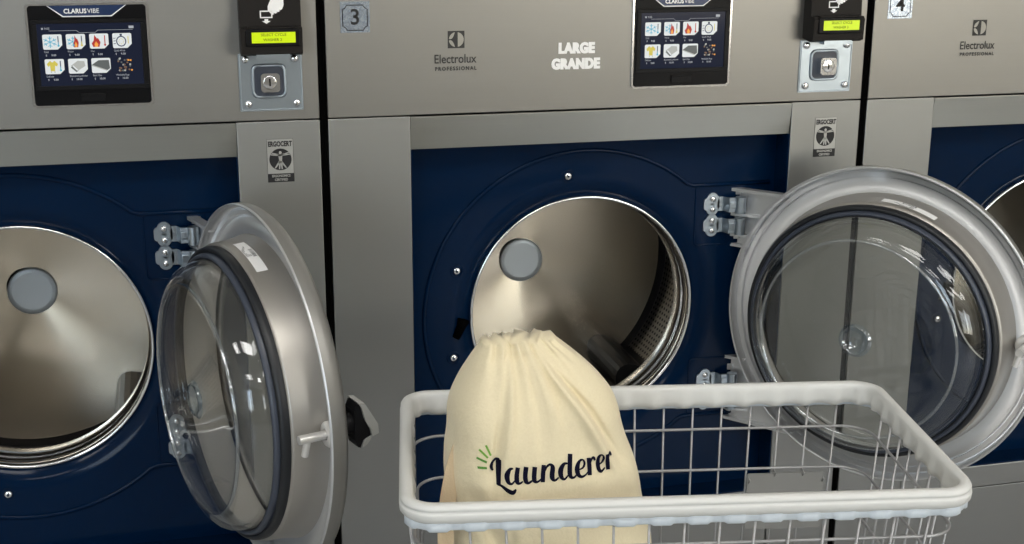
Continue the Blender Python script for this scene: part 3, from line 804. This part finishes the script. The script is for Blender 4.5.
# z, left x, right x, half depth front, half depth back, centre y
TAB = [(-.158, .094, .184, .014, .014, -.735), (-.163, .091, .192, .022, .020, -.735), (-.172, .085, .203, .034, .028, -.733), (-.185, .077, .218, .046, .038, -.732), (-.205, .068, .237, .060, .052, -.730),
       (-.230, .060, .257, .072, .062, -.728), (-.250, .056, .267, .079, .070, -.726), (-.30, .050, .280, .086, .078, -.724), (-.35, .054, .297, .091, .084, -.722), (-.40, .059, .309, .095, .088, -.720),
       (-.46, .064, .318, .098, .090, -.718), (-.55, .060, .324, .098, .090, -.716), (-.64, .064, .320, .094, .086, -.715), (-.70, .070, .308, .084, .078, -.715), (-.728, .085, .292, .060, .055, -.715), (-.735, .12, .24, .02, .02, -.715)]
b = MB(); NU, NV = 260, 170
zt, zb_ = -.158, -.735
vs = []
for j in range(NV + 1):
    t_ = j / NV; z = zt + (zb_ - zt) * (t_ ** 1.15)
    # smoothed table lookup
    acc = [0] * 5
    for q in (-.006, 0, .006):
        r_ = interp(TAB, max(zb_, min(zt, z + q)))
        acc = [a + c / 3 for a, c in zip(acc, r_)]
    l, r, df, db, yc = acc; xc, hw = (l + r) / 2, (r - l) / 2
    dep = zt - z
    for i_ in range(NU):
        a = 2 * pi * i_ / NU; ca, sa = cos(a), sin(a)
        p_ = 2 / 3.0
        x = xc + hw * math.copysign(abs(ca) ** p_, ca)
        d_ = df if sa < 0 else db
        y = yc + d_ * math.copysign(abs(sa) ** p_, sa)
        # gathers fan out from the drawstring
        xn = (x - xc) / max(hw, .01)
        fan = math.exp(-dep / .055); long_ = math.exp(-dep / .16)
        ph = xn * 17 + .9 * sin(xn * 5.3) + (1.3 if sa > 0 else 0)
        cen = math.exp(-((xn + .12) / .55) ** 2)          # most gathers sit left of the middle
        g = .0075 * fan * sin(ph * 1.25 + .6 * sin(xn * 11)) * (.35 + .65 * cen) + .0028 * long_ * sin(ph * .42 + 1.2)
        g -= .0060 * math.exp(-((dep - .016) / .006) ** 2) * (.4 + .6 * cen)      # pinched line below the cord channel
        g *= min(1, dep / .006 + .5)
        # long diagonal tension folds and soft dents
        def crease(c0, sl, w0, amp, d0, d1):
            return amp * math.exp(-((xn - c0 - (dep - .03) * sl) / w0) ** 2) / (1 + math.exp(-(dep - d0) / .01)) / (1 + math.exp((dep - d1) / .02))
        g += crease(.25, 3.4, .07, .0110, .02, .15) - crease(.36, 3.6, .055, .0085, .03, .14)
        g += crease(.05, .5, .06, .0060, .015, .10) - crease(-.10, -.2, .06, .0055, .02, .12)
        g += crease(-.38, -1.3, .06, .0060, .015, .12) - crease(-.48, -1.2, .05, .0050, .02, .20)
        g += crease(.55, -1.0, .07, .0020, .08, .14) - crease(-.62, .35, .04, .0035, .08, .26)
        g -= crease(-1.25, 2.6, .10, .0130, .17, .40)
        g += .0020 * sin(x * 55 + z * 31) * sin(z * 43 - x * 17) * (1 - fan)
        sgn = -1 if sa < 0 else 1
        y += sgn * g * (1 - abs(xn) ** 6)
        # side silhouettes ripple a little
        x += .002 * sin(z * 60 + (2 if ca > 0 else 0)) * abs(ca) ** 3
        zz = z
        if dep < .03: zz += (1 - dep / .03) * (.0018 * sin(xn * 13 + 1) + .0014 * sin(xn * 29) - .006 * max(0, abs(xn) - .6) + (.003 if sa > 0 else 0))
        vs.append((x, y, zz))
fs = [(j * NU + k, j * NU + (k + 1) % NU, (j + 1) * NU + (k + 1) % NU, (j + 1) * NU + k) for j in range(NV) for k in range(NU)]
fs += [tuple(range(NU)), tuple(NV * NU + k for k in range(NU))]
b.add(vs, fs, 0, True)
bag = thing('drawstring_bag', 'cream cotton drawstring bag printed Launderer, upright in the wire cart', 'bag', (0, 0, 0))
bagm = b.build('bag_body', M['canvas'], bag)
tree = BVHTree.FromPolygons([Vector(v_) for v_ in vs], fs[:-2])

# camera model (pixel -> ray), used only to place the print at its real spot on the cloth
CAM = Vector((-.2587, -2.2528, .3692)); YAW, PIT, ROL, F = .25146, -.27533, .00433, 1347.57
fw = Vector((sin(YAW) * cos(PIT), cos(YAW) * cos(PIT), sin(PIT)))
rt = Vector((cos(YAW), -sin(YAW), 0)); up = rt.cross(fw)
rt, up = rt * cos(ROL) + up * sin(ROL), up * cos(ROL) - rt * sin(ROL)
def un(px, py, y):
    d = fw + rt * ((px - 512) / F) - up * ((py - 272) / F); return CAM + d * ((y - CAM.y) / d.y)
def cr(pts, m_=6):
    P = [pts[0]] + list(pts) + [pts[-1]]; out = []
    for i_ in range(1, len(P) - 2):
        p0, p1, p2, p3 = P[i_ - 1:i_ + 3]
        for k in range(m_):
            t_ = k / m_
            out.append(tuple(.5 * (2 * b_ + (c_ - a_) * t_ + (2 * a_ - 5 * b_ + 4 * c_ - d_) * t_ ** 2 + (3 * b_ - a_ - 3 * c_ + d_) * t_ ** 3) for a_, b_, c_, d_ in zip(p0, p1, p2, p3)))
    out.append(tuple(pts[-1])); return out
def stroke(mb, pts, ox, oy, sc, mi=0, caps=True):
    q = [(x, y, w * (1.22 if w > 17 else 1.35)) for x, y, w in cr(pts)]; vs_ = []
    for i_, (x, y, w) in enumerate(q):
        a = q[max(0, i_ - 1)]; c = q[min(len(q) - 1, i_ + 1)]
        dx, dy = c[0] - a[0], c[1] - a[1]; L_ = math.hypot(dx, dy) or 1
        nx, ny = -dy / L_ * w / 2, dx / L_ * w / 2
        for s_ in (-1, -.33, .33, 1):
            P_ = un(ox + (x + nx * s_) / sc, oy + (y + ny * s_) / sc, -.80)
            h = tree.ray_cast(Vector((P_.x, -1.2, P_.z)), Vector((0, 1, 0)))
            yy_ = h[0].y if h[0] else -.80
            vs_.append((P_.x, yy_ - .0009 - stroke.k, P_.z))
    stroke.k += .00001
    mb.add(vs_, [(4 * k + j, 4 * k + j + 1, 4 * k + 5 + j, 4 * k + 4 + j) for k in range(len(q) - 1) for j in range(3)], mi, False)
stroke.k = 0
A_ = (476, 440, 9.886); B_ = (540, 440, 9.893)
b = MB()
for f_, pts in [(A_, [(172, 310, 14), (156, 272, 28), (168, 228, 24), (200, 202, 20), (236, 194, 12)]),
    (A_, [(226, 194, 34), (223, 300, 34), (222, 442, 32)]),
    (A_, [(210, 438, 12), (250, 446, 22), (300, 476, 34), (345, 490, 34), (368, 470, 22), (376, 455, 8)]),
    (A_, [(352, 258, 10), (318, 268, 28), (294, 325, 40), (303, 388, 34), (335, 408, 18), (368, 375, 10)]),
    (A_, [(397, 246, 34), (386, 330, 37), (390, 385, 36), (412, 400, 20), (446, 380, 10)]),
    (A_, [(477, 236, 36), (468, 320, 37), (475, 378, 36), (503, 393, 20), (543, 360, 10)]),
    (A_, [(560, 232, 36), (553, 320, 37), (558, 368, 36), (585, 380, 18), (622, 350, 10)]),
    (A_, [(648, 214, 34), (640, 300, 36), (637, 382, 34)]),
    (B_, [(22, 285, 8), (45, 232, 14), (75, 208, 20), (100, 232, 34), (94, 300, 38), (98, 342, 36), (122, 360, 20), (158, 328, 10)]),
    (B_, [(250, 196, 10), (208, 200, 26), (176, 258, 40), (182, 322, 34), (212, 345, 18), (250, 305, 10)]),
    (B_, [(277, 108, 38), (268, 220, 38), (266, 290, 38), (280, 325, 28), (308, 328, 16), (335, 300, 10)]),
    (B_, [(358, 255, 8), (398, 236, 14), (416, 196, 18), (398, 164, 12), (362, 182, 24), (340, 245, 40), (350, 300, 34), (382, 322, 22), (420, 306, 12), (448, 275, 8)]),
    (B_, [(460, 148, 34), (464, 230, 36), (464, 310, 34)]), (B_, [(472, 205, 8), (492, 158, 16), (512, 150, 22), (524, 176, 18)]),
    (B_, [(565, 220, 8), (598, 198, 14), (612, 152, 16), (594, 122, 12), (566, 148, 24), (553, 208, 36), (563, 264, 32), (592, 284, 22), (628, 252, 8)]),
    (B_, [(645, 114, 28), (650, 190, 32), (660, 274, 32)]), (B_, [(656, 160, 8), (668, 122, 14), (684, 112, 18), (696, 140, 16)])]:
    stroke(b, pts, *f_)
b.build('printed_lettering', M['lettering'], bag)
for k, (p0, p1) in enumerate([((105, 65, 15), (150, 160, 15)), ((45, 118, 15), (122, 185, 15)), ((22, 203, 15), (112, 230, 17)), ((28, 295, 17), (112, 285, 17))]):
    b = MB(); mid = tuple((a + c) / 2 for a, c in zip(p0, p1)); stroke(b, [p0, mid, p1], *A_)
    b.build('printed_green_ray', M['green'] if k < 2 else M['green2'], bag)
# cotton strap hanging at the bag's left side
b = MB()
sp = cr([(.064, -.742, -.270), (.054, -.752, -.31), (.045, -.758, -.35), (.041, -.760, -.39), (.043, -.760, -.44), (.055, -.755, -.52), (.062, -.75, -.60)], 8)
vs_ = []
for k, (x, y, z) in enumerate(sp):
    w_ = .003 + .007 * min(1, k / 8)
    for dx, dy in ((-w_, .0), (-w_, -.0025), (w_, -.0035), (w_, -.001)): vs_.append((x + dx, y + dy, z))
n_ = len(sp)
b.add(vs_, [(4 * k + j, 4 * k + (j + 1) % 4, 4 * k + 4 + (j + 1) % 4, 4 * k + 4 + j) for k in range(n_ - 1) for j in range(4)] + [(0, 1, 2, 3), (4 * n_ - 4, 4 * n_ - 3, 4 * n_ - 2, 4 * n_ - 1)], 0, False)
b.build('side_strap', M['strap'], bag)
# ------------------------------------------------------------------ the room
def struct(name, mb, m_):
    o = mb.build(name, m_); o['kind'] = 'structure'; return o
m = mat('grey_tile_floor', (.32, .31, .29), .35)
nt, bs, N, L = nodes(m)
v = texco(m, (1, 1, 1)); br = N('ShaderNodeTexBrick'); br.inputs['Scale'].default_value = 1.6; br.offset = 0
br.inputs['Color1'].default_value = (.36, .36, .35, 1); br.inputs['Color2'].default_value = (.32, .32, .315, 1); br.inputs['Mortar'].default_value = (.16, .155, .15, 1)
br.inputs['Brick Width'].default_value = .8; br.inputs['Row Height'].default_value = .8; br.inputs['Mortar Size'].default_value = .008
L(v, br.inputs['Vector']); L(br.outputs['Color'], bs.inputs['Base Color'])
M['floor'] = m
M['wall'] = add_noise_bump(mat('painted_wall', (.68, .66, .60), .8), ns=90, strength=.2, dist=.002)
M['walldark'] = add_noise_bump(mat('grey_painted_front_wall', (.30, .29, .27), .8), ns=90, strength=.2, dist=.002)
M['ceiling'] = add_noise_bump(mat('ceiling_tile', (.78, .77, .74), .9), ns=160, strength=.4, dist=.004)
M['frame'] = mat('aluminium_window_frame', (.35, .35, .36), .4, .8)
X0, X1, Y0, Y1, ZF, ZCe = -4.5, 5.5, -6.0, .98, -SEAM, 1.75
b = MB(); b.box(X0 - .1, X1 + .1, Y0 - .1, Y1 + .1, ZF - .08, ZF); struct('floor', b, M['floor'])
b = MB(); b.box(X0 - .1, X1 + .1, Y0 - .1, Y1 + .1, ZCe, ZCe + .08); struct('ceiling', b, M['ceiling'])
b = MB(); b.box(X0, X1, Y1, Y1 + .1, ZF, ZCe); struct('wall_back', b, M['wall'])
b = MB(); b.box(X0 - .1, X0, Y0, Y1, ZF, ZCe); struct('wall_left', b, M['wall'])
b = MB(); b.box(X1, X1 + .1, Y0, Y1, ZF, ZCe); struct('wall_right', b, M['wall'])
wins = [(-4.2, -2.3), (2.0, 5.0)]
WZ0, WZ1 = -.35, 1.35
b = MB(); xs = [X0] + [q for w in wins for q in w] + [X1]
for k in range(0, len(xs), 2): b.box(xs[k], xs[k + 1], Y0 - .1, Y0, ZF, ZCe)
for xa, xb in wins: b.box(xa, xb, Y0 - .1, Y0, ZF, WZ0); b.box(xa, xb, Y0 - .1, Y0, WZ1, ZCe)
struct('wall_front', b, M['walldark'])
for k, (xa, xb) in enumerate(wins):
    b = MB(); n_ = 3 if k else 2
    b.box(xa, xb, Y0 - .06, Y0 - .02, WZ0, WZ0 + .04, 0); b.box(xa, xb, Y0 - .06, Y0 - .02, WZ1 - .04, WZ1, 0)
    for j in range(n_ + 1):
        xx = xa + (xb - xa) * j / n_; b.box(max(xa, xx - .03), min(xb, xx + .03), Y0 - .06, Y0 - .02, WZ0, WZ1, 0)
    b.box(xa, xb, Y0 - .045, Y0 - .04, WZ0, WZ1, 1)
    struct('window_%d' % (k + 1), b, [M['frame'], M['windowglass']])

# ceiling light fixtures
M['diffuser'] = mat('light_diffuser', (.9, .9, .9), .5, emit=(1., .965, .91), es=10.)
for k, (x, y) in enumerate([(-2.6, -1.9), (-.2, -1.9), (2.2, -1.9), (-1.4, -4.2), (1.4, -4.2), (3.8, -3.2)]):
    t = thing('ceiling_light', 'flat rectangular ceiling light panel above the aisle', 'ceiling light', (x, y, ZCe), group='ceiling light panels')
    b = MB()
    for a in ((-.62, .62, -.32, -.29), (-.62, .62, .29, .32), (-.62, -.59, -.29, .29), (.59, .62, -.29, .29)): b.box(*a, -.025, 0)
    b.build('frame', M['frame'], t)
    b = MB(); b.box(-.59, .59, -.29, .29, -.018, -.004); b.build('diffuser', M['diffuser'], t)

# ------------------------------------------------------------------ daylight
w = bpy.data.worlds.new('World'); scene.world = w; w.use_nodes = True
nt = w.node_tree; bg = nt.nodes['Background']; sky = nt.nodes.new('ShaderNodeTexSky')
sky.sky_type = 'NISHITA'; sky.sun_disc = False; sky.sun_elevation = R(45); sky.sun_rotation = R(160)
nt.links.new(sky.outputs['Color'], bg.inputs['Color']); bg.inputs['Strength'].default_value = .35
lights = []
for k, (xa, xb) in enumerate(wins):
    l = bpy.data.lights.new('window_daylight', 'AREA'); l.shape = 'RECTANGLE'
    l.size = (xb - xa) * U; l.size_y = (WZ1 - WZ0) * U
    l.energy = (38, 50)[k]; l.color = (1., .95, .86) if k else (.80, .90, 1.)
    o = bpy.data.objects.new('window_daylight', l); COL.objects.link(o)
    o.location = ((xa + xb) / 2, Y0 + .03, (WZ0 + WZ1) / 2); o.rotation_euler = (R(90), 0, 0)

# ------------------------------------------------------------------ camera
cd = bpy.data.cameras.new('Camera'); co = bpy.data.objects.new('Camera', cd); COL.objects.link(co)
cd.sensor_width = 36; cd.lens = 36 * F / 1024; cd.clip_start = .02
mw = Matrix((rt, up, -fw)).transposed().to_4x4(); mw.translation = CAM; co.matrix_world = mw
scene.camera = co

# ------------------------------------------------------------------ scale to metres, floor to z = 0
done = set()
for o in list(scene.objects):
    if o.type == 'MESH' and o.data.name not in done:
        o.data.transform(Matrix.Scale(U, 4)); done.add(o.data.name)
    if o.parent is None: o.location = (o.location.x * U, o.location.y * U, (o.location.z + SEAM) * U)
    else: o.location = o.location * U

vs_ = scene.view_settings
vs_.view_transform = 'Standard'; vs_.look = 'None'; vs_.gamma = 1; vs_.use_curve_mapping = False; vs_.exposure = 0.0
scene.cycles.use_denoising = True
scene.cycles.max_bounces = 10; scene.cycles.transparent_max_bounces = 16; scene.cycles.glossy_bounces = 6
scene.cycles.sample_clamp_indirect = 6
